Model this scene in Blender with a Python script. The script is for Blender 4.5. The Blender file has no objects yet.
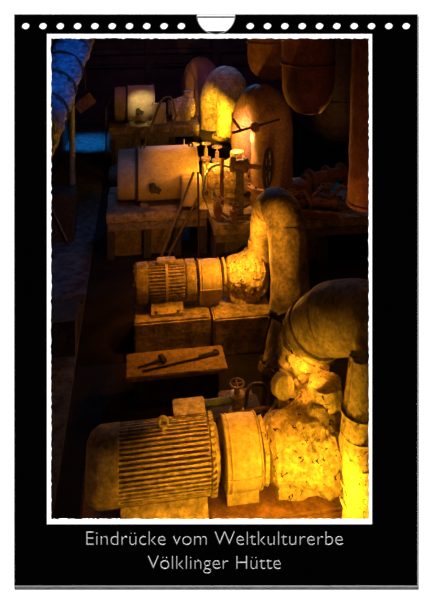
import bpy, bmesh, math, random
from mathutils import Vector, Matrix, noise
random.seed(7)
S = bpy.context.scene
COL = S.collection
F, HC, PX0, PY0 = 566.0, 5.6, 216.0, -10.0      # focal length in pixels, eye height, vanishing point of the level camera
TH = math.radians(8.5)                          # the machine rows stand turned by this angle
CT, ST = math.cos(TH), math.sin(TH)
DCAL = 4.5                                      # distance of the white wall with the calendar

# ------------------------------------------------------------------ camera, world, lights
cd = bpy.data.cameras.new('camera'); cam = bpy.data.objects.new('camera', cd); COL.objects.link(cam)
cam.location = (0, 0, HC); cam.rotation_euler = (math.pi / 2, 0, 0)
cd.sensor_fit = 'VERTICAL'; cd.sensor_height = 36; cd.lens = F / 600 * 36
cd.shift_y = -(300 - PY0) / 600; cd.clip_end = 200
S.camera = cam
S.view_settings.view_transform = 'Standard'; S.view_settings.look = 'None'
S.view_settings.exposure = 0; S.view_settings.gamma = 1
w = bpy.data.worlds.new('world'); S.world = w; w.use_nodes = True
w.node_tree.nodes['Background'].inputs[0].default_value = (0, 0, 0, 1)
w.node_tree.nodes['Background'].inputs[1].default_value = 0

def at(px, py, d):
    return Vector(((px - PX0) / F * d, d, HC - (py - PY0) / F * d))

def light(kind, name, loc, energy, color, target=None, angle=60, blend=.6, radius=0.0):
    l = bpy.data.lights.new(name, kind); o = bpy.data.objects.new(name, l); COL.objects.link(o)
    o.location = loc; l.energy = energy; l.color = color
    if kind == 'SUN': l.angle = math.radians(.5)
    else: l.shadow_soft_size = radius
    if kind == 'SPOT': l.spot_size = math.radians(angle); l.spot_blend = blend
    if target is not None:
        o.rotation_euler = (Vector(target) - Vector(loc)).to_track_quat('-Z', 'Y').to_euler()
    return o

g = math.radians(3.4)                             # the sun grazes the white wall from above left
sd = Vector((.22, 0, -1)).normalized() * math.cos(g) + Vector((0, math.sin(g), 0))
light('SUN', 'sun', (0, 0, 12), 75, (1, 1, 1), Vector((0, 0, 12)) + sd)
ORANGE, AMBER, GOLD = (1, .36, .018), (1, .3, .01), (1, .45, .014)
CYAN = (.08, .4, 1)
# lamps on the machines, with added fill lights among them
light('POINT', 'lamp_pump_near', (.74, 4.77, 1.05), 62, GOLD, radius=.04)
light('POINT', 'lamp_leg_near', (1.14, 4.78, 1.2), 20, GOLD, radius=.03)
light('POINT', 'fill_motor_front', (-.2, 4.74, 1.05), 11, (1, .37, .01), radius=.03)  # added low fill, brightens the lower side of the near motor
light('SPOT', 'lamp_motor_near', (1.1, 4.8, 6.0), 2100, (1, .37, .01), (.05, 5.5, .9), 20, .9)
light('SPOT', 'lamp_pipe_near', (.85, 5.7, 1.75), 36, ORANGE, (1.1, 6.4, 1.2), 75, .7)
light('POINT', 'lamp_pump_middle', at(240, 254, 8.68), 60, ORANGE)
light('SPOT', 'lamp_pipe_middle', (-.6, 7.2, 3.2), 300, ORANGE, at(280, 250, 8.0), 40, 1)
light('SPOT', 'lamp_motor_middle', (.5, 8.6, 6.4), 1400, AMBER, (-.5, 9.0, .9), 22, .9)
light('SPOT', 'lamp_plate', (-.2, 7.2, 6.6), 330, AMBER, (-.45, 8.1, .5), 22, .9)
light('POINT', 'lamp_valves', at(208, 140, 12.85), 60, GOLD)
light('POINT', 'fill_foundation', at(160, 238, 10.6), 16, AMBER)  # added fill, lifts the dark front of the third foundation
light('POINT', 'lamp_terminal', at(204, 170, 11.8), 24, ORANGE)
light('SPOT', 'lamp_cover', (.6, 10.6, 6.5), 950, AMBER, (-.8, 12.6, 1.5), 22, .9)
light('POINT', 'lamp_pipe_third', at(240, 138, 12.75), 70, (1, .38, .12))
light('SPOT', 'lamp_pipe_fourth', at(203, 127, 16.0), 900, GOLD, at(221, 116, 17.6), 70, .8)
light('SPOT', 'lamp_far_cover', (-1.9, 14.2, 5.9), 1700, (1, .7, .25), at(142, 106, 17.5), 12, 1)
light('SPOT', 'blue_floor', (-3.7, 17.0, 6.5), 7500, (.01, .3, 1), (-4.5, 20.4, 0), 21, .9)
light('SPOT', 'blue_duct', (-.6, 6.6, 6.6), 300, (.004, .2, 1), (-2.3, 7.6, 4.3), 50, .8)
light('SPOT', 'blue_walkway', (-2.3, 9.5, 6.6), 180, (.14, .32, 1), (-2.6, 10.8, 0), 60, .9)
light('SPOT', 'blue_top', (-.4, 21, 6.7), 500, CYAN, (.3, 16, 2.8), 60, .9)
light('SPOT', 'red_hoppers', (.1, 8.2, 5.9), 30, (1, .2, .1), (1.6, 12.5, 5), 60, .9)
light('SPOT', 'red_column', (1.2, 7.4, 1.6), 40, (1, .25, .04), (2.2, 8.6, 3.0), 60, .9)
light('SPOT', 'violet_back_fill', (-1.0, 13.5, 6.7), 700, (.5, .18, .5), (-1.0, 23.5, 3.6), 80, .9)  # added violet fill, faint ambient light for the back of the hall
light('POINT', 'dim_fill', (2.2, 10.9, 2.9), 13, (1, .36, .08))  # added fill for the clutter and vessel undersides, no fixture here
light('POINT', 'dim_roof_fill', (-.2, 15, 6.3), 14, (1, .42, .2))  # added fill standing in for weak ambient light under the roof

# ------------------------------------------------------------------ materials
def mat(name, c1, c2, scale=6, rough=.7, bump=.3, metal=0, cracks=None, detail=8, stretch=(1, 1, 1), spec=.4, grit=.65):
    m = bpy.data.materials.new(name); m.use_nodes = True
    nt = m.node_tree; b = nt.nodes['Principled BSDF']
    tc = nt.nodes.new('ShaderNodeTexCoord'); mp = nt.nodes.new('ShaderNodeMapping')
    mp.inputs['Scale'].default_value = stretch
    nt.links.new(tc.outputs['Object'], mp.inputs['Vector'])
    n = nt.nodes.new('ShaderNodeTexNoise'); n.inputs['Scale'].default_value = scale; n.inputs['Detail'].default_value = detail
    n.inputs['Roughness'].default_value = .65
    nt.links.new(mp.outputs[0], n.inputs['Vector'])
    r = nt.nodes.new('ShaderNodeValToRGB')
    r.color_ramp.elements[0].position = .35; r.color_ramp.elements[1].position = .65
    r.color_ramp.elements[0].color = (*c1, 1); r.color_ramp.elements[1].color = (*c2, 1)
    nt.links.new(n.outputs[0], r.inputs[0])
    out = r.outputs[0]
    if cracks:
        v = nt.nodes.new('ShaderNodeTexNoise'); v.inputs['Scale'].default_value = cracks; v.inputs['Detail'].default_value = 3
        v.inputs['Distortion'].default_value = 1.2
        nt.links.new(mp.outputs[0], v.inputs['Vector'])
        cr = nt.nodes.new('ShaderNodeValToRGB'); cr.color_ramp.elements[0].position = .34; cr.color_ramp.elements[1].position = .38
        cr.color_ramp.elements[0].color = (.06, .04, .02, 1); cr.color_ramp.elements[1].color = (1, 1, 1, 1)
        nt.links.new(v.outputs[0], cr.inputs[0])
        mx = nt.nodes.new('ShaderNodeMix'); mx.data_type = 'RGBA'; mx.blend_type = 'MULTIPLY'; mx.inputs[0].default_value = 1
        nt.links.new(out, mx.inputs[6]); nt.links.new(cr.outputs[0], mx.inputs[7]); out = mx.outputs[2]
    if grit:
        gn = nt.nodes.new('ShaderNodeTexNoise'); gn.inputs['Scale'].default_value = 22; gn.inputs['Detail'].default_value = 5; gn.inputs['Roughness'].default_value = .7
        nt.links.new(mp.outputs[0], gn.inputs['Vector'])
        gr = nt.nodes.new('ShaderNodeValToRGB'); gr.color_ramp.elements[0].position = .38; gr.color_ramp.elements[1].position = .6
        gr.color_ramp.elements[0].color = (.35, .3, .25, 1); gr.color_ramp.elements[1].color = (1.1, 1.1, 1.1, 1)
        nt.links.new(gn.outputs[0], gr.inputs[0])
        gm = nt.nodes.new('ShaderNodeMix'); gm.data_type = 'RGBA'; gm.blend_type = 'MULTIPLY'; gm.inputs[0].default_value = grit
        nt.links.new(out, gm.inputs[6]); nt.links.new(gr.outputs[0], gm.inputs[7]); out = gm.outputs[2]
    nt.links.new(out, b.inputs['Base Color'])
    b.inputs['Roughness'].default_value = rough; b.inputs['Metallic'].default_value = metal
    b.inputs['Specular IOR Level'].default_value = spec
    if bump:
        bp = nt.nodes.new('ShaderNodeBump'); bp.inputs['Strength'].default_value = bump; bp.inputs['Distance'].default_value = .03
        nt.links.new(n.outputs[0], bp.inputs['Height']); nt.links.new(bp.outputs[0], b.inputs['Normal'])
    return m
def flat(name, c, rough=.9, spec=0):
    m = bpy.data.materials.new(name); m.use_nodes = True; nt = m.node_tree; b = nt.nodes['Principled BSDF']
    n = nt.nodes.new('ShaderNodeTexNoise'); n.inputs['Scale'].default_value = 300
    mx = nt.nodes.new('ShaderNodeMix'); mx.data_type = 'RGBA'
    mx.inputs[6].default_value = (*c, 1); mx.inputs[7].default_value = (*[x * .97 for x in c], 1)
    nt.links.new(n.outputs[0], mx.inputs[0]); nt.links.new(mx.outputs[2], b.inputs['Base Color'])
    b.inputs['Roughness'].default_value = rough; b.inputs['Specular IOR Level'].default_value = spec
    return m
M = {
    'wall': flat('white_wall', (.93, .93, .93)), 'paper': flat('black_paper', (.0004, .0004, .0004)),
    'border': flat('white_border', (.9, .9, .9)), 'ink': flat('grey_ink', (.34, .34, .34)), 'line': flat('page_edge', (.22, .22, .22)),
    'motor': mat('dusty_motor_paint', (.17, .135, .085), (.48, .4, .27), 8, .6, .5),
    'fin': mat('dusty_fins', (.16, .125, .08), (.52, .43, .28), 14, .55, .35),
    'guard': mat('dusty_sheet_steel', (.34, .28, .17), (.5, .42, .27), 5, .5, .3, grit=.5),
    'crust': mat('crusted_casting', (.45, .37, .22), (.68, .58, .36), 12, .75, .8, cracks=17),
    'pipe': mat('dusty_pipe', (.16, .13, .085), (.5, .42, .28), 6, .65, .6),
    'pipe_red': mat('primed_pipe', (.25, .15, .11), (.38, .25, .19), 4, .65, .3),
    'conc': mat('oily_concrete', (.1, .08, .055), (.42, .34, .23), 6, .85, .9),
    'plate': mat('rusty_plate', (.24, .15, .09), (.4, .28, .17), 7, .7, .35),
    'cover': mat('painted_cover', (.4, .33, .22), (.52, .44, .31), 4, .5, .12, grit=.4),
    'dark': mat('black_iron', (.02, .017, .014), (.06, .05, .04), 10, .7, .3),
    'steel': mat('dull_steel', (.1, .085, .065), (.22, .185, .14), 10, .55, .3),
    'rust': mat('rusty_steel', (.14, .065, .03), (.3, .16, .08), 8, .8, .5),
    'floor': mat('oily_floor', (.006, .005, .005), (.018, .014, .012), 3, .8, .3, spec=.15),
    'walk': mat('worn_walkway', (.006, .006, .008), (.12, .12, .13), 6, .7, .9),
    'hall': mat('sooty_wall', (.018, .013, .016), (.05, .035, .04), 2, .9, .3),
    'duct': mat('wrapped_duct', (.03, .045, .07), (.24, .32, .42), 9, .6, 1.0, stretch=(1, 1, 2.5)),
    'hopper': mat('red_lead_shell', (.16, .075, .055), (.3, .15, .11), 4, .75, .35),
    'brass': mat('old_brass', (.4, .3, .13), (.6, .47, .25), 12, .4, .2, .4),
    'cable': mat('grey_blue_pipe', (.1, .17, .25), (.2, .28, .36), 10, .5, .2),
}

# ------------------------------------------------------------------ mesh builder
class MB:
    def __init__(s): s.bm = bmesh.new()
    def _new(s, verts, faces):
        vs = [s.bm.verts.new(v) for v in verts]
        for f in faces:
            try: s.bm.faces.new([vs[i] for i in f])
            except ValueError: pass
        return vs
    def box(s, c, d, rot=None, taper=1):
        c = Vector(c); R = Matrix.Identity(3) if rot is None else rot
        P = []
        for z in (-.5, .5):
            k = 1 if z < 0 else taper
            for x, y in ((-.5, -.5), (.5, -.5), (.5, .5), (-.5, .5)):
                P.append(c + R @ Vector((x * d[0] * k, y * d[1] * k, z * d[2])))
        s._new(P, [(0, 3, 2, 1), (4, 5, 6, 7), (0, 1, 5, 4), (1, 2, 6, 5), (2, 3, 7, 6), (3, 0, 4, 7)])
        return s
    def sweep(s, pts, rad, seg=16, cap=True, amp=0, ns=4):
        pts = [Vector(p) for p in pts]; n = len(pts)
        if not isinstance(rad, (list, tuple)): rad = [rad] * n
        rings = []; ref = None
        for i, p in enumerate(pts):
            t = (pts[min(i + 1, n - 1)] - pts[max(i - 1, 0)]).normalized()
            if t.length == 0: t = Vector((1, 0, 0))
            if ref is None:
                ref = Vector((0, 0, 1)) if abs(t.z) < .9 else Vector((0, 1, 0))
            a = (ref - t * ref.dot(t)).normalized(); ref = a; b = t.cross(a)
            ring = []
            for k in range(seg):
                an = 2 * math.pi * k / seg
                dr = a * math.cos(an) + b * math.sin(an)
                q = p + dr * rad[i]
                if amp: q += dr * amp * (noise.fractal(q * ns, .8, 2, 4))
                ring.append(s.bm.verts.new(q))
            rings.append(ring)
        for A, B in zip(rings, rings[1:]):
            for k in range(seg):
                s.bm.faces.new((A[k], A[(k + 1) % seg], B[(k + 1) % seg], B[k]))
        if cap:
            s.bm.faces.new(list(reversed(rings[0]))); s.bm.faces.new(rings[-1])
        return s
    def cyl(s, a, b, r, r2=None, seg=16): return s.sweep([a, b], [r, r if r2 is None else r2], seg)
    def lathe(s, prof, c, axis='x', seg=32, amp=0, ns=4, sub=1):
        pr = []
        for (a, r), (b, q) in zip(prof, prof[1:]):
            for k in range(sub): pr.append((a + (b - a) * k / sub, r + (q - r) * k / sub))
        pr.append(prof[-1])
        ax = {'x': Vector((1, 0, 0)), 'y': Vector((0, 1, 0)), 'z': Vector((0, 0, 1))}[axis] if isinstance(axis, str) else Vector(axis).normalized()
        p = Vector((0, 0, 1)) if abs(ax.z) < .9 else Vector((0, 1, 0))
        p = (p - ax * p.dot(ax)).normalized(); q = ax.cross(p); c = Vector(c); rings = []
        for a, r in pr:
            ring = []
            for k in range(seg):
                an = 2 * math.pi * k / seg; dr = p * math.cos(an) + q * math.sin(an)
                x = c + ax * a + dr * max(r, .0005)
                if amp: x += dr * amp * noise.fractal(x * ns, .7, 2, 5) + ax * amp * .5 * noise.noise(x * ns + Vector((9, 3, 1)))
                ring.append(s.bm.verts.new(x))
            rings.append(ring)
        for A, B in zip(rings, rings[1:]):
            for k in range(seg): s.bm.faces.new((A[k], A[(k + 1) % seg], B[(k + 1) % seg], B[k]))
        s.bm.faces.new(list(reversed(rings[0]))); s.bm.faces.new(rings[-1])
        return s
    def torus(s, c, axis, R, r, seg=28, rs=8):
        ax = Vector(axis).normalized(); p = Vector((0, 0, 1)) if abs(ax.z) < .9 else Vector((0, 1, 0))
        p = (p - ax * p.dot(ax)).normalized(); q = ax.cross(p); c = Vector(c); rings = []
        for i in range(seg):
            an = 2 * math.pi * i / seg; d = p * math.cos(an) + q * math.sin(an)
            rings.append([s.bm.verts.new(c + d * (R + r * math.cos(2 * math.pi * j / rs)) + ax * r * math.sin(2 * math.pi * j / rs)) for j in range(rs)])
        for i in range(seg):
            A, B = rings[i], rings[(i + 1) % seg]
            for j in range(rs): s.bm.faces.new((A[j], B[j], B[(j + 1) % rs], A[(j + 1) % rs]))
        return s
    def prism(s, prof, x0, x1):                      # (y, z) outline pushed along x
        n = len(prof)
        vs = [Vector((x0, y, z)) for y, z in prof] + [Vector((x1, y, z)) for y, z in prof]
        s._new(vs, [tuple(range(n))[::-1], tuple(range(n, 2 * n))] + [(i, (i + 1) % n, n + (i + 1) % n, n + i) for i in range(n)])
        return s
    def lump(s, amp, ns, cuts=0):
        if cuts: bmesh.ops.subdivide_edges(s.bm, edges=s.bm.edges[:], cuts=cuts, use_grid_fill=True)
        s.bm.normal_update()
        for v in s.bm.verts: v.co += v.normal * amp * noise.fractal(v.co * ns, .8, 2, 4)
        return s
    def build(s, name, m, parent=None, off=None, smooth=True, bevel=0):
        if off is not None: bmesh.ops.translate(s.bm, verts=s.bm.verts, vec=-Vector(off))
        bmesh.ops.recalc_face_normals(s.bm, faces=s.bm.faces)
        if bevel: bmesh.ops.bevel(s.bm, geom=[e for e in s.bm.edges], offset=bevel, segments=2, affect='EDGES', clamp_overlap=True)
        me = bpy.data.meshes.new(name); s.bm.to_mesh(me); s.bm.free()
        me.materials.append(M[m])
        if smooth:
            me.polygons.foreach_set('use_smooth', [True] * len(me.polygons))
            me.set_sharp_from_angle(angle=math.radians(38))
        o = bpy.data.objects.new(name, me); COL.objects.link(o)
        if parent: o.parent = parent
        return o

def tag(o, label, cat, group=None, kind=None):
    if label: o['label'] = label
    if cat: o['category'] = cat
    if group: o['group'] = group
    if kind: o['kind'] = kind
    return o
def thing(name, label, cat, loc, rz=TH, group=None):
    o = bpy.data.objects.new(name, None); COL.objects.link(o); o.empty_display_size = .1
    o.location = loc; o.rotation_euler = (0, 0, rz)
    return tag(o, label, cat, group)
def solo(mb, name, m, label, cat, loc, rz=TH, group=None, **k):   # a thing that is one mesh, built in local coordinates
    o = mb.build(name, m, **k); o.location = loc; o.rotation_euler = (0, 0, rz)
    return tag(o, label, cat, group)
def struct(mb, name, m, **k):
    o = mb.build(name, m, **k); o['kind'] = 'structure'; return o
def smooth_path(pts, n=8):
    P = [Vector(p) for p in pts]; P = [P[0] * 2 - P[1]] + P + [P[-1] * 2 - P[-2]]; out = []
    for i in range(1, len(P) - 2):
        a, b, c, d = P[i - 1:i + 3]
        for k in range(n):
            t = k / n
            out.append(.5 * (2 * b + (c - a) * t + (2 * a - 5 * b + 4 * c - d) * t * t + (3 * b - a - 3 * c + d) * t ** 3))
    return out + [P[-2]]

# ------------------------------------------------------------------ rows of machines
U = {1: (-.65, 5.57), 2: (-.82, 9.07), 3: (-1.29, 12.57), 4: (-2.48, 18.0), 5: (-3.2, 22.2)}
def upx(k, px):
    X, D = U[k]; a = (px - PX0) / F
    return (a * D - X) / (CT - a * ST)
def row(k, u, v=0, z=0):
    X, D = U[k]; return Vector((X + u * CT - v * ST, D + u * ST + v * CT, z))
def hall(u, v, z=0): return row(1, u, v, z)

# ------------------------------------------------------------------ the white wall and the calendar sheet on it
def sheet(name, m, outlines, y0, y1, parent=None):
    """flat sheet with holes, outlines in wall pixels, lying between depths y0 and y1"""
    cu = bpy.data.curves.new('tmp', 'CURVE'); cu.dimensions = '2D'; cu.fill_mode = 'BOTH'; cu.extrude = (y1 - y0) / 2
    for ol in outlines:
        sp = cu.splines.new('POLY'); sp.points.add(len(ol) - 1); sp.use_cyclic_u = True
        for p, (px, py) in zip(sp.points, ol):
            q = at(px, py, DCAL); p.co = (q.x, q.z - 3, 0, 1)
    t = bpy.data.objects.new('tmp', cu); COL.objects.link(t)
    me = bpy.data.meshes.new_from_object(t.evaluated_get(bpy.context.evaluated_depsgraph_get()))
    bpy.data.objects.remove(t)
    me.name = name; me.materials.clear(); me.materials.append(M[m])
    me.transform(Matrix.Rotation(math.pi / 2, 4, 'X')); me.transform(Matrix.Translation((0, (y0 + y1) / 2, 3)))
    o = bpy.data.objects.new(name, me); COL.objects.link(o)
    if parent: o.parent = parent; me.transform(Matrix.Translation(-parent.location))
    return o
def rect(x0, y0, x1, y1): return [(x0, y0), (x1, y0), (x1, y1), (x0, y1)]
def rough_rect(x0, y0, x1, y1, a, n=60):
    out = []
    for (ax, ay), (bx, by) in zip(rect(x0, y0, x1, y1), rect(x0, y0, x1, y1)[1:] + [(x0, y0)]):
        for k in range(n):
            t = k / n; x, y = ax + (bx - ax) * t, ay + (by - ay) * t
            j = a * max(-1, min(1, 1.6 * noise.noise(Vector((x * .4, y * .4, 2)))))
            out.append((x + (j if ax == bx else 0), y + (j if ay == by else 0)))
    return out
def circ(cx, cy, r, n=28): return [(cx + r * math.cos(2 * math.pi * k / n), cy + r * math.sin(2 * math.pi * k / n)) for k in range(n)]
front = sheet('wall_front', 'wall', [rect(-500, -170, 900, 690), rect(24, 31, 408, 575)], DCAL, DCAL + .012)
front['kind'] = 'structure'
cal = thing('wall_calendar', 'black wall calendar with punched top edge, white picture border and grey title, on white wall', 'calendar', (0, DCAL, at(216, 586, DCAL).z), 0)
page_outline = [(14.5, 14.5)] + [(216 - 19.5 * math.cos(math.pi * k / 24), 14.5 + 20 * math.sin(math.pi * k / 24)) for k in range(25)] + [(417.5, 14.5), (417.5, 586), (14.5, 586)]
holes = [circ(x, 25.2, 3.9) for x in [25.5 + 17.3 * k for k in range(10)] + [250 + 17.33 * k for k in range(10)]]
sheet('page', 'paper', [page_outline, rect(48.5, 35.5, 371.5, 522.5)] + holes, DCAL - .0009, DCAL - .0003, cal)
sheet('picture_border', 'border', [rect(47, 34, 372, 524), rough_rect(51.2, 38.4, 368.8, 519, .7, 150)], DCAL - .0016, DCAL - .0011, cal)
arc = [(216 - 19.5 * math.cos(math.pi * k / 24), 14.5 + 20 * math.sin(math.pi * k / 24)) for k in range(25)]
arc2 = [(216 - 18.7 * math.cos(math.pi * k / 24), 14.5 + 19.2 * math.sin(math.pi * k / 24)) for k in range(25)]
e = sheet('thumb_notch_edge', 'line', [arc + arc2[::-1]], DCAL - .0016, DCAL - .0011, cal)
sheet('page_edge', 'line', [rect(14, 14, 418, 586.5), rect(14.6, 14.6, 417.4, 585.8)], DCAL - .0016, DCAL - .0011, cal)
def caption(txt, x0, x1, ybase):
    cu = bpy.data.curves.new('tmp', 'FONT'); cu.body = txt; cu.size = .2; cu.extrude = .0002; cu.offset = -.005
    t = bpy.data.objects.new('tmp', cu); COL.objects.link(t)
    me = bpy.data.meshes.new_from_object(t.evaluated_get(bpy.context.evaluated_depsgraph_get())); bpy.data.objects.remove(t)
    xs = [v.co.x for v in me.vertices]; a, b = at(x0, ybase, DCAL), at(x1, ybase, DCAL)
    k = (b.x - a.x) / (max(xs) - min(xs))
    me.transform(Matrix.Translation((-min(xs), 0, 0))); me.transform(Matrix.Diagonal((k, k, 1, 1)))
    me.transform(Matrix.Rotation(math.pi / 2, 4, 'X')); me.transform(Matrix.Translation(a + Vector((0, -.0014, 0)) - cal.location))
    me.name = 'caption'; me.materials.clear(); me.materials.append(M['ink'])
    o = bpy.data.objects.new('caption', me); COL.objects.link(o); o.parent = cal
    o['label'] = 'grey printed line reading ' + txt
caption('Eindrücke vom Weltkulturerbe', 86.5, 343, 545)
caption('Völklinger Hütte', 148, 281, 569)

# ------------------------------------------------------------------ the hall
def hbox(u0, u1, v0, v1, z0, z1):
    mb = MB(); P = []
    for z in (z0, z1):
        for u, v in ((u0, v0), (u1, v0), (u1, v1), (u0, v1)): P.append(hall(u, v, z))
    mb._new(P, [(0, 3, 2, 1), (4, 5, 6, 7), (0, 1, 5, 4), (1, 2, 6, 5), (2, 3, 7, 6), (3, 0, 4, 7)]); return mb
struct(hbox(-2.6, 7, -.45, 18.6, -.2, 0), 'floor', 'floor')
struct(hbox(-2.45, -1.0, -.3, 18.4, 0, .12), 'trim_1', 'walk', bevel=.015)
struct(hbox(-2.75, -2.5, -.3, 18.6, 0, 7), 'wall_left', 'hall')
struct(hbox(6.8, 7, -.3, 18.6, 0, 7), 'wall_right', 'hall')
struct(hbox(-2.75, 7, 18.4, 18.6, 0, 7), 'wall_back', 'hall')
c = MB(); c._new([Vector(p) for p in ((-6, DCAL + .03, 7), (8.2, DCAL + .03, 7), (8.2, 26, 7), (-8, 26, 7), (-6, DCAL + .03, 7.1), (8.2, DCAL + .03, 7.1), (8.2, 26, 7.1), (-8, 26, 7.1))],
    [(0, 1, 2, 3), (7, 6, 5, 4), (0, 4, 5, 1), (1, 5, 6, 2), (2, 6, 7, 3), (3, 7, 4, 0)])
struct(c, 'ceiling', 'hall')
for n, (z, t) in enumerate(((3.55, .12), (2.95, .18), (4.3, .1), (2.4, .1))):      # steel rails along the back wall
    struct(hbox(-2.4, 5, 18.1, 18.38, z, z + t), 'trim_%d' % (n + 2), 'hall')
for n, u in enumerate((.4, 3.2)):
    struct(hbox(u, u + .3, 18.0, 18.38, 0, 7), 'trim_%d' % (n + 6), 'hall')

# ------------------------------------------------------------------ builders for the machines
def nut(mb, p, ax, r=.02, h=.025): mb.lathe([(0, r), (h, r)], p, ax, 6)
def finned_motor(k, px0, pxc, pxf, px1, z, R, plinth, label, kind):
    a, c0, f1, b = upx(k, px0), upx(k, pxc), upx(k, pxf), upx(k, px1)
    m = (a + b) / 2; root = thing('electric_motor', label, 'motor', row(k, m, 0, plinth)); zz = z - plinth
    a, c0, f1, b = a - m, c0 - m, f1 - m, b - m
    h = MB().lathe([(c0, R * .89), (c0 + .01, R * .91), (f1, R * .91), (f1 + .005, R * .89)], (0, 0, zz), 'x', 48)
    nf = 50 if kind == 'ribbed' else 38
    for i in range(nf):
        an = 2 * math.pi * i / nf
        rot = Matrix.Rotation(an, 3, 'X')
        h.box(Vector((0, 0, zz)) + rot @ Vector(((c0 + f1) / 2, 0, R * .94)), (f1 - c0 - .02, R * .05, R * .11), rot)
    h.build('housing', 'fin', root)
    if kind == 'ribbed':
        L = c0 - a
        MB().lathe([(a, .02), (a + .005, R * .62), (a + L * .12, R * .84), (a + L * .35, R * .97), (a + L * .45, R), (c0 + .02, R * 1.01), (c0 + .025, R * .9)], (0, 0, zz), 'x', 48).build('fan_cowl', 'motor', root)
        s_ = MB().lathe([(f1, R * .8), (f1 + .005, R * .98), (f1 + .03, R * .98), (f1 + .05, R * .8), (b - .02, R * .72), (b, R * .3)], (0, 0, zz), 'x', 48)
        for i in range(40):
            rot = Matrix.Rotation(2 * math.pi * i / 40, 3, 'X')
            s_.box(Vector((f1 + .03, 0, zz)) + rot @ Vector((0, 0, R * .95)), (.045, .022, .06), rot @ Matrix.Rotation(.5, 3, 'Z'))
        s_.build('end_shield', 'motor', root)
        eb = MB().torus((c0 + (f1 - c0) * .5, -.02, zz + R + .055), (.3, 1, 0), .042, .017).cyl((c0 + (f1 - c0) * .5, -.02, zz + R * .9), (c0 + (f1 - c0) * .5, -.02, zz + R + .025), .035)
        eb.build('eye_bolt', 'motor', root)
        tb = MB().box(((c0 + f1) / 2 + .28, .22, zz + R * .72), (.3, .22, .15)).build('terminal_box', 'motor', root, bevel=.05)
        MB().box(((c0 + f1) / 2 + .28, .22, zz + R * .72 + .08), (.33, .26, .03)).build('lid', 'motor', tb, bevel=.012)
    else:
        for nm, x0, x1 in (('end_bell', a, c0), ('end_bell', f1, b)):
            L = x1 - x0; q = ((x0, R * .9), (x0 + L * .15, R), (x1 - .012, R), (x1, R * .9))
            e_ = MB().lathe([(x0 - .001, R * .5)] + list(q) + [(x1 + .001, R * .6)], (0, 0, zz), 'x', 40)
            for i in range(8):
                an = 2 * math.pi * (i + .5) / 8; nut(e_, (x0 if nm and x0 < 0 else x1, R * .8 * math.sin(an), zz + R * .8 * math.cos(an)), (-1 if x0 < 0 else 1, 0, 0))
            e_.build('end_bell', 'motor', root)
        MB().lathe([(-.022, R * .98), (-.02, R * 1.03), (.02, R * 1.03), (.022, R * .98)], ((c0 + f1) / 2, 0, zz), 'x', 40).build('band', 'guard', root)
        MB().box(((c0 + f1) / 2, 0, zz + R * 1.06), (.3, .16, .07)).build('terminal_box', 'motor', root, bevel=.015)
    for sgn in (-1, 1):
        f = MB().prism([(sgn * R * .5, zz - R * .8), (sgn * R * .8, zz - R * .62), (sgn * R * 1.12, .06), (sgn * R * 1.25, .05), (sgn * R * 1.25, 0), (sgn * R * .5, 0)], c0 + .04, f1 - .04)
        for x in (c0 + .12, f1 - .12): nut(f, (x, sgn * R * 1.16, .05), 'z', .03, .04)
        f.build('foot', 'motor', root)
    MB().cyl((b - .03, 0, zz), (b + .03, 0, zz), R * .17).build('shaft', 'steel', root)
    return root

def guard(k, px0, px1, z, R, base, label):
    a, b = upx(k, px0), upx(k, px1); m = (a + b) / 2; hw = (b - a) / 2; zz = z - base
    root = thing('coupling_guard', label, 'guard', row(k, m, 0, base), TH, 'coupling guards')
    MB().lathe([(-hw, R * .9), (-hw + .005, R * .985), (-hw * .6, R), (0, R * 1.015), (hw * .6, R), (hw - .005, R * .985), (hw, R * .9)], (0, 0, zz), 'x', 48).build('drum', 'guard', root)
    for x in (-hw * .96, -hw * .72, hw * .96):
        MB().torus((x, 0, zz), (1, 0, 0), R * .995, .012, 40).build('rim', 'guard', root)
    s_ = MB().box((0, -R * .99, zz - .02), (hw * 2, .03, .012))
    for x in (-hw * .8, 0, hw * .8): nut(s_, (x, -R * 1.0, zz - .02), (0, -1, 0), .014, .014)
    s_.build('seam', 'guard', root)
    MB().box((0, 0, (zz - R) / 2 + .02), (hw * 1.8, R * 1.1, zz - R + .12)).build('foot', 'guard', root)
    return root

def crusted_pump(k, px0, px1, z, R, base, label, neck):
    a, b = upx(k, px0), upx(k, px1); m = (a + b) / 2; L = b - a; zz = z - base
    root = thing('centrifugal_pump', label, 'pump', row(k, m, 0, base), TH, 'crusted pumps down the row')
    p = [(-L * .42, R * .55), (-L * .36, R * .75), (-L * .2, R * .82), (-L * .05, R * .9), (L * .08, R * 1.05), (L * .25, R * 1.1), (L * .4, R * .98), (L * .48, R * .7), (L * .5, R * .3)]
    MB().lathe(p, (0, 0, zz), 'x', 128, R * .11, 5 / R * .45, 14).build('casing', 'crust', root)
    MB().lathe([(-L * .5, R * .3), (-L * .495, R * .72), (-L * .45, R * .74), (-L * .43, R * .5)], (0, 0, zz), 'x', 40, .02, 8, 2).build('flange', 'crust', root)
    MB().lathe([(0, R * .62), (R * .5, R * .5), (R * 1.0, R * .46), (R * 1.2, R * .46)], (L * neck, R * .15, zz + R * .3), 'z', 48, R * .1, 5, 6).build('nozzle', 'crust', root)
    f = MB().box((0, 0, (zz - R * .6) / 2), (L * .7, R * 1.1, zz - R * .6), taper=.85); f.lump(.07, 4, 7); f.build('foot', 'crust', root)
    return root

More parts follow.
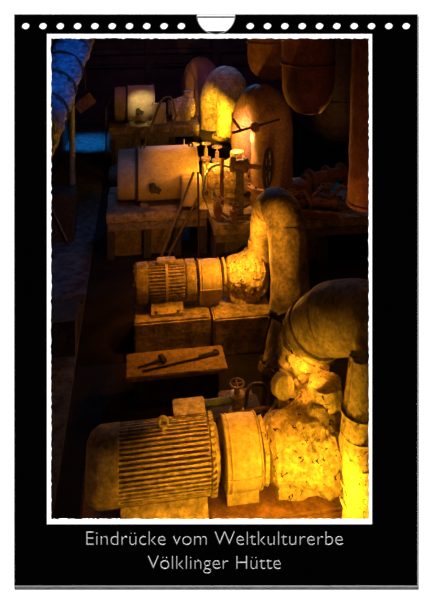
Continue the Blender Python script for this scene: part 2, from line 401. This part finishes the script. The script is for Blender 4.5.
def arch_pipe(pts, rad, label, m, floor_z, seams=(.3, .45, .7), strap=None):
    P = smooth_path(pts, 10); end = P[-1]
    root = thing('discharge_pipe', label, 'pipe', (end.x, end.y, floor_z), 0, 'arched discharge pipes down the row')
    off = root.location; r = rad[0]
    rr = []
    for i in range(len(P)):
        t = i / (len(P) - 1) * (len(rad) - 1); j = min(int(t), len(rad) - 2); rr.append(rad[j] + (rad[j + 1] - rad[j]) * (t - j))
    MB().sweep(P, rr, 40, True, .02, 3).build('pipe', m, root, off)
    for t in seams:
        i = int(t * (len(P) - 1)); ax = (P[i + 1] - P[i - 1]).normalized()
        MB().lathe([(-.025, rr[i] * .97), (-.02, rr[i] * 1.03), (.02, rr[i] * 1.03), (.025, rr[i] * .97)], P[i], ax, 40).build('weld_band', m, root, off)
    ax = (P[-1] - P[-2]).normalized(); R = rr[-1]
    fl = MB().lathe([(-.1, R), (-.09, R * 1.28), (0, R * 1.28), (.01, R)], P[-1], ax, 40)
    fl = fl.build('flange', m, root, off)
    q = ax.orthogonal().normalized(); w_ = ax.cross(q)
    for i in range(14):
        an = 2 * math.pi * i / 14
        MB().lathe([(-.14, .028), (-.09, .028)], P[-1] + (q * math.cos(an) + w_ * math.sin(an)) * R * 1.15, ax, 6).build('bolt', 'steel', fl, off)
    if end.z - .02 > floor_z:
        MB().cyl((end.x, end.y, floor_z), (end.x, end.y, end.z - .01), R * 1.05, R * .95, 32).build('foot', m, root, off)
    return root, P, rr

# ------------------------------------------------------------------ row one: the near motor and its pump
def plinth(k, px0, px1, v0, v1, z0, z1, name, m, label, cat='plinth', lum=.01):
    a, b = upx(k, px0), upx(k, px1); mm = (a + b) / 2
    mb = MB().box((0, 0, (z1 - z0) / 2), (b - a, v1 - v0, z1 - z0))
    bmesh.ops.bevel(mb.bm, geom=mb.bm.edges[:], offset=.025, segments=2, affect='EDGES')
    if lum: bmesh.ops.subdivide_edges(mb.bm, edges=mb.bm.edges[:], cuts=5, use_grid_fill=True); mb.lump(lum, 3)
    return solo(mb, name, m, label, cat, row(k, mm, (v0 + v1) / 2, z0))
plinth(1, 80, 375, -.36, .5, 0, .57, 'machine_plinth', 'rust', 'low concrete plinth under the nearest big ribbed motor and pump', lum=0)
finned_motor(1, 86, 117, 208, 219, .975, .325, .57, 'large ribbed amber electric motor with eye bolt at the bottom of the picture', 'ribbed')
guard(1, 223, 257, .955, .31, .57, 'yellow drum shaped coupling guard between large ribbed motor and crusted pump')
crusted_pump(1, 259, 345, .95, .385, .57, 'big pump thickly crusted with bright yellow dirt at bottom right', .3)

big, bP, bR = arch_pipe([at(302, 412, 6.45), at(303, 365, 6.45), at(313, 332, 6.25), at(338, 318, 5.95), at(374, 325, 5.6), at(398, 375, 5.4), at(402, 470, 5.3), at(400, 585, 5.3)],
    [.2, .22, .29, .35, .37, .36, .34, .32], 'massive dark arched pipe at right edge, bent over the nearest crusted pump', 'pipe', .02, (.27, .4))
i = int(.31 * (len(bP) - 1)); ax = (bP[i + 1] - bP[i - 1]).normalized()
MB().lathe([(-.06, bR[i]), (-.05, bR[i] * 1.13), (.05, bR[i] * 1.13), (.06, bR[i])], bP[i], ax, 48).build('flange', 'pipe', big, big.location)
n = len(bP); i0, i1 = 2, int(n * .27)
MB().sweep(bP[i0:i1], [r_ + .04 + .015 * math.sin(j * 1.9) for j, r_ in enumerate(bR[i0:i1])], 72, True, .07, 9).build('crust', 'crust', big, big.location)['label'] = 'crusted lit dirt on the rear leg'
rc = thing('ribbed_pipe', 'bright yellow ribbed upright pipe at the bottom right edge beside the crusted pump', 'pipe', Vector((at(358, 500, 5.15).x, 5.15, 0)), 0)
zt = at(0, 358, 5.15).z
MB().sweep([(0, 0, .0), (0, 0, .5), (.02, 0, 1.0), (-.02, 0, 1.5), (.03, 0, zt)], [.16, .15, .15, .14, .1], 48, True, .05, 6).build('shaft', 'crust', rc)
for z in (.62, .95, 1.12, 1.32, 1.55, 1.75): MB().lathe([(-.02, .08), (-.015, .17 - z * .008), (.015, .17 - z * .008), (.02, .08)], (0, 0, z), (.12, 0, 1), 28).build('rib', 'crust', rc)
for z, t_ in ((1.42, .12), (1.22, .05)): MB().cyl((-.1, -.13, z), (.12, -.13, z + t_), .012).build('brace', 'brass', rc)

# ------------------------------------------------------------------ row two
plinth(2, 134, 207, -.5, .5, 0, .58, 'machine_plinth', 'conc', 'left half of stained concrete plinth under the small banded motor')
plinth(2, 209, 266, -.56, .5, 0, .58, 'machine_plinth', 'conc', 'right half of stained concrete plinth under the small crusted pump')
finned_motor(2, 134.5, 148, 184, 195, .93, .31, .58, 'small amber electric motor with central band on concrete plinth', 'banded')
guard(2, 198, 219, .92, .3, .58, 'small rounded coupling guard between banded motor and small crusted pump')
crusted_pump(2, 222, 266, .97, .34, .58, 'small pump crusted with orange dirt beside the tall arched pipe', .33)
arch_pipe([at(262, 268, 9.3), at(261, 240, 9.3), at(264, 219, 9.15), at(273, 206, 8.8), at(283, 214, 8.35), at(287, 240, 8.15), at(290, 290, 8.0), at(286, 330, 7.9), at(277, 374, 7.75)],
    [.16, .17, .21, .27, .28, .275, .27, .25, .21], 'tall amber arched pipe rising beside the small crusted pump down to a bolted flange', 'pipe', .02, (.34, .46, .58, .76))
# clamp and lever on that pipe
cl = at(279, 318, 7.62)
v = thing('pipe_clamp', 'dark iron clamp with lever on the tall amber arched pipe', 'clamp', cl, 0)
MB().box((0, 0, 0), (.3, .06, .07), Matrix.Rotation(.5, 3, 'Y')).build('jaw', 'dark', v)
MB().cyl((-.1, -.01, .05), (-.2, -.05, -.28), .016).build('lever', 'dark', v)
MB().box((.08, -.02, .04), (.16, .08, .12), Matrix.Rotation(-.3, 3, 'Y')).build('bracket', 'dark', v)
# cover plate with tools in front of the plinth
a, b = upx(2, 127), upx(2, 220); pc = Vector((at(176, 360, 7.85).x, 7.86, 0))
solo(MB().box((0, 0, .19), (1.15, .36, .38)), 'pedestal', 'dark', 'black pedestal under the rusty flat plate before the concrete plinth', 'plinth', pc, bevel=.02)
pl = solo(MB().box((0, 0, .035), (1.37, .52, .07)), 'cover_plate', 'plate', 'rusty flat plate with bars on it in front of the concrete plinth', 'plate', pc + Vector((0, 0, .382)), bevel=.012)
pz = pc + Vector((0, 0, .454))
tl = thing('hammer', 'dark short hammer lying on the left of the rusty plate', 'tool', pz + Vector((-.33, -.08, .0)), TH + .35)
MB().cyl((-.2, 0, .02), (.14, 0, .02), .014).build('handle', 'dark', tl)
MB().box((.16, 0, .03), (.07, .15, .06)).build('head', 'dark', tl, bevel=.01)
solo(MB().cyl((-.55, 0, .014), (.55, 0, .014), .012), 'steel_rod', 'dark', 'long thin dark rod lying across the rusty plate', 'rod', pz + Vector((.08, -.05, 0)), TH + .2)
sp = thing('spanner', 'dark spanner at the right end of the rusty plate', 'tool', pz + Vector((.42, .12, 0)), TH + .25)
MB().box((0, 0, .012), (.24, .03, .02)).build('handle', 'dark', sp)
MB().torus((.14, 0, .015), (0, 0, 1), .035, .014, 16).build('jaw', 'dark', sp)

# ------------------------------------------------------------------ rows three to five: covered generators
def arch_profile(w_, h, n=14, r=None):
    r = w_ / 2 if r is None else r; pr = [(-w_ / 2, 0)]
    for i in range(n + 1):
        a_ = math.pi - math.pi * i / n; pr.append((r * math.cos(a_), h - r + r * math.sin(a_)))
    return pr + [(w_ / 2, 0)]
def generator(k, px0, pxs, pxe, base, h, w_, label, box_px, hook_px):
    a, s_, e_ = upx(k, px0), upx(k, pxs), upx(k, pxe); m = (a + e_) / 2
    root = thing('covered_generator', label, 'generator', row(k, m, 0, base), TH, 'covered generators'); a, s_, e_ = a - m, s_ - m, e_ - m
    R = w_ / 2; zc = h - R
    MB().lathe([(s_, R * .9), (s_ + .001, R), (e_ - .04, R), (e_, R * .95), (e_ + .001, R * .3)], (0, 0, zc), 'x', 56).build('cover', 'cover', root)
    MB().lathe([(a, R * .3), (a + .002, R * .88), (a + .04, R * .93), (s_ - .03, R * .93), (s_ - .029, R * .8)], (0, 0, zc), 'x', 56).build('end_cap', 'cover', root)
    MB().lathe([(0, w_ * .2), (.12, w_ * .18), (.2, w_ * .1)], (a, 0, zc), (-1, 0, 0), 24).build('bearing', 'steel', root)
    MB().lathe([(s_ - .035, R * .9), (s_ - .03, R * 1.03), (s_ + .025, R * 1.03), (s_ + .03, R * .9)], (0, 0, zc), 'x', 56).build('band', 'dark', root)
    MB().lathe([(e_ - .06, R * .9), (e_ - .05, R * 1.02), (e_ - .0, R * 1.02), (e_ + .01, R * .9)], (0, 0, zc), 'x', 56).build('band', 'cover', root)
    for x in (s_ + .15, e_ - .15): MB().box((x, 0, .04), (.16, w_ * .86, .08)).box((x, 0, .15), (.1, w_ * .6, .25)).build('foot', 'steel', root)
    for x in (s_ + .12, e_ - .12):
        MB().torus((x, -.06, h * 1.0 + .02), (0, 1, 0), .045, .018, 16).build('lifting_eye', 'dark', root)
    bx = upx(k, box_px) - m
    t = MB().box((bx, -w_ / 2 - .1, h * .34), (.42, .26, h * .52)).build('terminal_box', 'cover', root, bevel=.015)
    MB().box((bx, -w_ / 2 - .235, h * .34), (.34, .02, h * .42)).build('lid', 'cover', t, bevel=.008)
    hx = upx(k, hook_px) - m
    hk = MB().cyl((hx, -w_ / 2, h * .42), (hx, -w_ / 2 - .16, h * .4), .07, .09)
    hk.box((hx + .05, -w_ / 2 - .17, h * .4), (.22, .05, .12), Matrix.Rotation(.5, 3, 'Y')); hk.build('hook_and_shadow', 'dark', root)  # dark shape for a hook together with the shadow it casts
    return root
generator(3, 118, 137, 196, .97, 1.15, 1.15, 'large amber covered generator with dark band in the third row', 188, 152)
generator(4, 115, 127, 154, 1.42, 1.15, 1.14, 'far covered generator lit by a pale yellow spot at the back left', 158, 138)

def frame_skid(k, px0, px1, v0, v1, z1, label, legs):
    a, b = upx(k, px0), upx(k, px1); m = (a + b) / 2; L = b - a; D = v1 - v0
    root = thing('machine_foundation', label, 'foundation', row(k, m, (v0 + v1) / 2, 0))
    t = MB().box((0, 0, z1 - .09), (L, D, .18)); bmesh.ops.subdivide_edges(t.bm, edges=t.bm.edges[:], cuts=6, use_grid_fill=True); t.lump(.02, 3)
    t.build('slab', 'conc', root)
    MB().box((0, -D / 2 + .06, z1 - .27), (L * .98, .1, .16)).build('front_beam', 'steel', root)
    MB().box((-L * .15, .1, (z1 - .2) / 2), (L * .66, D * .86, z1 - .2)).build('core', 'steel', root)
    for x in legs:
        for y in (-D / 2 + .12, D / 2 - .12):
            MB().box((x * L, y, (z1 - .18) / 2), (.16, .16, z1 - .18)).build('leg', 'dark', root, bevel=.01)
    return root
frame_skid(3, 108, 203, -.75, .95, .96, 'steel framed foundation slab carrying the large amber generator', (-.46, -.1, .2, .46))
frame_skid(3, 204, 352, -1.6, .95, .96, 'wide dark foundation slab under the pink pipe, handwheel and clutter', (-.46, -.15, .15, .46))
frame_skid(4, 110, 197, -.7, .9, 1.41, 'raised dark foundation carrying the far spotlit generator', (-.46, -.1, .2, .46))
arch_pipe([at(247, 174, 13.6), at(246, 150, 13.6), at(247, 122, 13.5), at(258, 104, 13.2), at(269, 112, 12.8), at(272, 140, 12.6), at(271, 188, 12.55)],
    [.3, .34, .38, .45, .47, .47, .45], 'rust pink arched pipe with lit seam behind the dark handwheel', 'pipe_red', .97, (.36, .55))
arch_pipe([at(214, 128, 18.6), at(214, 112, 18.6), at(215, 97, 18.4), at(224, 82, 18.0), at(232, 90, 17.6), at(233, 110, 17.45), at(232, 138.5, 17.4)],
    [.45, .45, .48, .5, .5, .5, .48], 'yellow lit arched pipe second from the back, left of the pink one', 'pipe', 1.0, (.36, .55))
plinth(4, 198, 262, -1.1, .95, 0, 1.0, 'machine_plinth', 'dark', 'dark concrete block under the yellow lit arched pipe at the back', lum=0)
arch_pipe([at(192, 118, 22.6), at(192, 98, 22.6), at(193, 82, 22.4), at(199, 69, 22.1), at(206, 75, 21.7), at(207, 92, 21.5), at(207, 118, 21.4)],
    [.42, .42, .45, .47, .47, .47, .45], 'dim violet arched pipe farthest back in the row', 'pipe_red', 0, (.36, .55))
# dark pump housings behind rows three and four
for k, px0, px1, base, R, lab in ((3, 203, 250, .97, .36, 'dim pump beside the pink arched pipe on the long foundation slab'), (4, 168, 195, 1.42, .33, 'dim pump right of the far spotlit generator')):
    crusted_pump(k, px0, px1, base + .42, R, base, lab, .25)

# ------------------------------------------------------------------ valves, handwheel, pipes on the third foundation
def valve(loc, h, r, m, label, group=None, wheel=True):
    root = thing('stop_valve', label, 'valve', loc, TH)
    MB().lathe([(0, r * 1.3), (.04, r * 1.3), (.05, r * .7), (h * .3, r), (h * .45, r * 1.1), (h * .55, r * .8), (h * .58, r * 1.2), (h * .64, r * 1.2), (h * .66, r * .5), (h * .85, r * .4)], (0, 0, 0), 'z', 24).build('body', m, root)
    MB().cyl((0, 0, h * .8), (0, 0, h), r * .18).build('stem', m, root)
    if wheel:
        ww = MB().torus((0, 0, h * .97), (0, 0, 1), r * 1.1, r * .16, 20)
        for i in range(4): ww.cyl((0, 0, h * .97), (r * 1.1 * math.cos(i * 1.571), r * 1.1 * math.sin(i * 1.571), h * .97), r * .12, seg=8)
        ww.build('handwheel', m, root)
    return root
vz = .97
for i, (px, d, h, r, w_, lab) in enumerate(((184, 13.5, 1.07, .1, False, 'tall bare yellow valve stub right behind the large amber generator'), (194.5, 13.5, .98, .105, True, 'squat yellow stop valve beside the tall bare stub'),
        (206, 13.5, 1.0, .1, True, 'yellow stop valve in the middle of the valve group'), (217, 13.5, .92, .105, True, 'yellow stop valve at the right end of the valve group'))):
    p = at(px, 160, d); valve(Vector((p.x, p.y, vz)), h, r, 'brass', lab, 'yellow valves behind the large generator', w_)
hw = thing('handwheel_valve', 'big upright dark handwheel with spokes in front of the pink arched pipe', 'valve', Vector((at(268, 170, 11.55).x, 11.55, vz)), 0)
hp = Vector((0, 0, 1.0)); ax = Vector((1, -.33, 0)).normalized()
wh = MB().torus(hp, ax, .38, .035, 36)
q = Vector((0, 0, 1)); w2 = ax.cross(q)
for i in range(6): wh.cyl(hp, hp + (q * math.cos(i * 1.047) + w2 * math.sin(i * 1.047)) * .38, .022, seg=8)
wh.lathe([(-.06, .07), (.06, .07)], hp, ax, 16); wh.build('wheel', 'dark', hw)
MB().cyl(hp - ax * .55, hp + ax * .05, .05).build('spindle', 'pipe_red', hw)
MB().lathe([(-.8, .09), (-.78, .16), (-.72, .16), (-.7, .1), (-.5, .12), (-.48, .15), (-.44, .15), (-.42, .06)], hp, ax, 24).build('body', 'pipe_red', hw)
MB().box(hp - ax * .6 + Vector((0, 0, -.53)), (.16, .2, .92)).build('pedestal', 'steel', hw, bevel=.01)
# lever across the pink pipe
lv = thing('valve_lever', 'dark slanting lever arm in front of the pink arched pipe', 'lever', at(256, 132, 11.95), 0)
MB().cyl((-.5, 0, -.02), (.5, -.05, .28), .03, .02).build('arm', 'dark', lv)
MB().lathe([(-.05, .1), (.05, .1)], (-.02, 0, .1), (0, 1, 0), 16).build('hub', 'rust', lv)
MB().cyl((-.3, .05, .0), (-.5, .15, .25), .03).build('link', 'rust', lv)
MB().cyl((-.02, .0, .1), (-.02, .22, .1), .035).build('pivot', 'rust', lv)
# horizontal flanged pipe to the right
def flanged_pipe(p0, p1, r, m, label, fl=(.1, .5, .9), name='flanged_pipe'):
    p0, p1 = Vector(p0), Vector(p1); root = thing(name, label, 'pipe', p0, 0); d = p1 - p0
    MB().cyl((0, 0, 0), d, r).build('pipe', m, root)
    for t in fl: MB().lathe([(-.035, r), (-.03, r * 1.6), (.03, r * 1.6), (.035, r)], d * t, d, 20).build('flange', m, root)
    return root
flanged_pipe(at(304, 182, 12.6) , at(346, 173, 13.0), .16, 'rust', 'rust brown flanged pipe lying behind the tall amber arched pipe', (.15, .55, .9))
bm_ = MB().box((0, 0, .05), (1.0, .12, .02)).box((0, 0, -.05), (1.0, .12, .02)).box((0, 0, 0), (1.0, .02, .1))
o = solo(bm_, 'steel_beam', 'rust', 'short rusty beam lying in the clutter right of the tall pipe', 'beam', at(310, 189, 12.1), TH)
o.location.z = vz + .07
o = solo(MB().box((0, 0, .05), (.8, .1, .02)).box((0, 0, -.05), (.8, .1, .02)).box((0, 0, 0), (.8, .02, .1)), 'steel_beam', 'rust', 'shorter rusty beam lying near the front edge of the wide foundation slab', 'beam', at(318, 210, 11.5), TH - .3)
o.location.z = vz + .07
flanged_pipe(at(300, 201, 11.95), at(338, 204, 11.8), .09, 'rust', 'thin rust brown flanged pipe lying in front of the thicker flanged one', (.1, .9))
solo(MB().lathe([(0, .12), (.03, .2), (.2, .22), (.36, .2), (.42, .1)], (0, 0, 0), 'z', 28, .02, 6, 3), 'iron_pot', 'rust', 'round rusty pot standing at the right of the pink pipe', 'pot', Vector((at(302, 178, 12.6).x, 12.55, vz)))
random.seed(3)
for i in range(12):
    px = random.uniform(282, 346); d = random.uniform(12.05, 12.75); p = at(px, 190, d)
    s_ = random.uniform(.1, .22)
    mb = MB().box((0, 0, s_ * .3), (s_ * 1.5, s_, s_ * .6), Matrix.Rotation(random.uniform(-.25, .25), 3, 'X')); mb.lump(.03, 6, 2)
    solo(mb, 'scrap_lump', random.choice(('rust', 'steel', 'dark')), 'rusty scrap lump in the dark clutter on the long foundation slab', 'scrap', Vector((p.x, p.y, vz - .005)), random.uniform(0, 3), 'scrap lumps on the foundation slab')
# hoses and rods on the foundation front
def bent(pts, r, m, name, label, cat, n=8):
    P = smooth_path(pts, n); base = P[0].copy()
    mb = MB().sweep(P, r, 10); o = mb.build(name, m, None, base); o.location = base
    return tag(o, label, cat)
bent([at(203, 193, 11.75), at(207, 172, 11.8), at(218, 165, 11.9), at(232, 168, 12.0), at(238, 174, 12.0)], .022, 'cable', 'thin_pipe', 'bluish thin bent pipe right of the large amber generator', 'pipe')
bent([at(214, 192, 11.75), at(218, 208, 11.5), at(232, 217.5, 11.45), at(254, 214, 11.5)], .03, 'steel', 'hose', 'dark curved hose drooping in front of the long foundation slab', 'hose')
bent([at(236, 190, 11.8), at(238, 203, 11.65), at(243, 207, 11.65), at(249, 204, 11.75)], .035, 'steel', 'hose', 'thin dark hose hanging above the thicker drooping hose', 'hose')
bent([at(222, 207, 11.75), at(222, 168, 11.8), at(223, 158, 11.85)], .04, 'rust', 'standpipe', 'short rusty standpipe left of the pink pipe', 'pipe')
bent([at(236, 205, 11.7), at(237, 185, 11.75), at(238, 160, 11.8)], .025, 'steel', 'standpipe', 'thin steel standpipe between the rusty one and the handwheel', 'pipe')
random.seed(11)
for i, lab in enumerate(('left thin rusty pipe tangled in the clutter right of the pink pipe', 'middle thin rusty pipe tangled in the clutter behind the tall amber pipe', 'right thin rusty pipe tangled in the clutter beside the hanging pipe')):
    x = 290 + 20 * i; d = 11.7 + .15 * i
    bent([at(x, 210 - i, d), at(x + 3, 196, d + .05), at(x + 14, 192 - 3 * i, d + .1), at(x + 22, 205 - i, d)], .035, 'rust', 'bent_pipe', lab, 'pipe')
for px, d, h, r, lab in ((292, 11.75, .42, .1, 'small upright rusty valve left in the clutter on the wide slab'), (327, 12.0, .5, .12, 'larger upright rusty valve right in the clutter on the wide slab'), (218, 11.5, .4, .09, 'small rusty valve at the left end of the wide slab'), (234, 11.35, .34, .08, 'squat rusty valve beside the drooping hoses')):
    p = at(px, 200, d); valve(Vector((p.x, p.y, vz)), h, r, 'rust', lab)
def rod(p0, p1, r, m, name, label, cat):
    p0, p1 = Vector(p0), Vector(p1); o = MB().cyl((0, 0, 0), p1 - p0, r).build(name, m); o.location = p0; return tag(o, label, cat)
rod(at(159, 262, 11.6), at(194, 172, 11.7), .028, 'steel', 'handrail', 'long slanting handrail bar crossing the large amber generator', 'handrail')
rod(at(168, 257, 11.8), at(198, 197, 11.85), .025, 'steel', 'handrail', 'shorter slanting handrail bar below the large amber generator', 'handrail')
rod(at(199, 263, 11.55), at(198, 172, 11.55), .022, 'dark', 'rail_post', 'thin upright dark post right of the large amber generator', 'post')
rod(at(131, 181, 16.5), at(161, 101, 16.5), .035, 'steel', 'handrail', 'slanting handrail bar in front of the far spotlit generator', 'handrail')
rod(at(151, 181, 16.5), at(176, 116, 16.5), .03, 'steel', 'handrail', 'short slanting handrail bar right of the far spotlit generator', 'handrail')
rod(at(106, 171, 17.5), at(106, 108, 17.5), .03, 'steel', 'rail_post', 'thin upright post beside the blue lit end of the walkway', 'post')
bent([at(161, 101, 16.5), at(166, 97, 16.5), at(172, 99, 16.5), at(176, 116, 16.5)], .025, 'steel', 'thin_pipe', 'thin hooped pipe right of the far spotlit generator', 'pipe')

# ------------------------------------------------------------------ small fittings between row one and row two
flanged_pipe(at(203, 404, 6.3), at(237, 400, 6.35), .04, 'cable', 'blue tinged thin pipe behind the large ribbed motor', (.95,))
valve(Vector((at(237, 413, 6.35).x, 6.36, .83)), .36, .07, 'brass', 'small brass valve behind the yellow coupling guard')
solo(MB().box((0, 0, .405), (.62, .34, .81)), 'pedestal', 'dark', 'black pedestal carrying the small brass valve and pipe stubs', 'plinth', Vector((.2, 6.5, 0.015)), TH, bevel=.02)
solo(MB().box((0, 0, .11), (.42, .2, .22)), 'junction_box', 'plate', 'brown flat box behind the yellow coupling guard', 'box', Vector((at(236, 398, 7.0).x, 7.05, .35)), TH, bevel=.02)
solo(MB().box((0, 0, .17), (.6, .4, .34)), 'pedestal', 'dark', 'black low pedestal under the brown flat box', 'plinth', Vector((at(236, 398, 7.0).x, 7.08, 0.01)), TH, bevel=.02)
bent([at(246, 412, 6.3), at(248, 390, 6.4), at(257, 384, 6.5), at(267, 389, 6.45), at(268, 412, 6.3)], .022, 'steel', 'hose', 'dark hoop shaped hose between small brass valve and near pump', 'hose')
cp = thing('end_cap_pipe', 'amber capped pipe stub pointing up behind the near pump', 'pipe', at(283, 416, 5.98), 0)
MB().cyl((0, 0, 0), (-.01, .02, .3), .05).build('pipe', 'crust', cp)
MB().lathe([(-.06, .09), (-.05, .115), (.05, .115), (.06, .09)], (-.01, -.02, .33), (.5, -1, .25), 24).build('cap', 'pipe', cp)
for (x0, y0), (x1, y1), lab in (((268, 418), (281, 400), 'left thin amber strut leaning against the capped stub'), ((292, 418), (300, 398), 'right thin amber strut leaning near the capped stub')):
    rod(at(x0, y0 - 4, 5.95), at(x1, y1 - 6, 5.98), .012, 'guard', 'strut', lab, 'strut')
rod(at(222, 416, 6.12), at(312, 399, 6.25), .018, 'rust', 'thin_pipe', 'thin brown pipe running behind the near pump', 'pipe')
# ------------------------------------------------------------------ left side: duct, plate, boxes
A, B = at(30, 150, 6.2), at(86, 14, 9.6)
du = thing('wrapped_duct', 'thick blue lit wrapped duct slanting through the upper left corner', 'duct', A, 0)
n = 90; P = [A + (B - A) * (i / n) for i in range(n + 1)]
R = [.25 + .012 * math.sin(i * 1.15) + .02 * noise.noise(Vector((i * .3, 1, 0))) for i in range(n + 1)]
MB().sweep(P, R, 36, True, .035, 6).build('wrapping', 'duct', du, A)
dd = (B - A).normalized()
for t in (.22, .36, .5, .64, .78): MB().torus(A + (B - A) * t, dd + Vector((.15, 0, .1)), .268, .016, 32, 6).build('strap', 'dark', du, A)
rp = thing('hanging_box', 'rusty brown box hanging tilted below the blue wrapped duct', 'box', at(85, 103, 9.5), 0)
MB().box((0, 0, 0), (.3, .16, .2), Matrix.Rotation(-.65, 3, 'Y')).build('shell', 'rust', rp, bevel=.01)
MB().cyl((0, 0, .1), (.0, 0, 1.32), .012).build('chain', 'dark', rp)
ps = thing('pipe_post', 'blue tinged upright post below the wrapped duct', 'post', Vector((at(73, 150, 13).x, 13, .12)), 0)
MB().cyl((0, 0, 0), (-.05, 0, 4.5), .07).build('pipe', 'cable', ps)
MB().lathe([(0, .14), (.03, .14)], (0, 0, 0), 'z', 20).build('base_plate', 'cable', ps)
for p, sx, sy, sz, lab in ((Vector((-3.5, 12.6, .12)), .7, .6, 1.0, 'upper dark open crate at the left edge beside the walkway'), (Vector((-2.42, 8.75, .12)), .5, .6, .5, 'lower black crate at the left edge of the walkway')):
    cr = thing('steel_crate', lab, 'crate', p, TH)
    bx = MB()
    bx.box((0, 0, .02), (sx, sy, .04)).box((-sx / 2, 0, sz / 2), (.03, sy, sz)).box((sx / 2, 0, sz / 2), (.03, sy, sz)).box((0, -sy / 2, sz / 2), (sx, .03, sz)).box((0, sy / 2, sz / 2), (sx, .03, sz))
    bx.build('shell', 'dark', cr)
    MB().box((0, -.0, sz + .012), (sx * 1.06, sy * 1.06, .03)).build('lid', 'dark', cr)
rod(Vector((-3.2, 12.25, .12)), Vector((-3.75, 12.2, 1.35)), .018, 'steel', 'steel_rod', 'thin rod leaning against the upper dark crate', 'rod')

# ------------------------------------------------------------------ right side: hanging vessels and column
def vessel(px, py_bot, d, r, label, m='hopper', cone=.7):
    p = at(px, py_bot, d); root = thing('hanging_vessel', label, 'vessel', (p.x, p.y, p.z), 0, 'hanging vessels at upper right'); H = 6.98 - p.z
    MB().lathe([(0, r * .15), (.05, r * .5), (.18 * cone + .1, r * .8), (.4 * cone + .15, r * .95), (.9, r), (H, r * 1.02)], (0, 0, 0), 'z', 48, .02, 2, 4).build('shell', m, root)
    MB().torus((0, 0, .95), (0, 0, 1), r * 1.01, .02, 48).build('seam', m, root)
    return root
vessel(308, 114, 10.6, .5, 'dull red hanging vessel with rounded bottom at upper right')
vessel(270, 80, 14.2, .58, 'darker red hanging vessel behind and left of the dull red one')
vessel(338, 140, 12.6, .62, 'black hanging vessel right of the dull red one', 'dark')
cp_ = at(368, 206, 8.6)
co = thing('hanging_pipe', 'orange red pipe hanging down along the right edge', 'pipe', cp_, 0)
MB().lathe([(0, .2), (.01, .31), (.3, .3), (2.0, .25), (6.99 - cp_.z, .2)], (0, 0, 0), 'z', 40, .01, 3, 6).build('shaft', 'hopper', co)
MB().torus((0, 0, .06), (0, 0, 1), .31, .02, 40).build('rim', 'hopper', co)
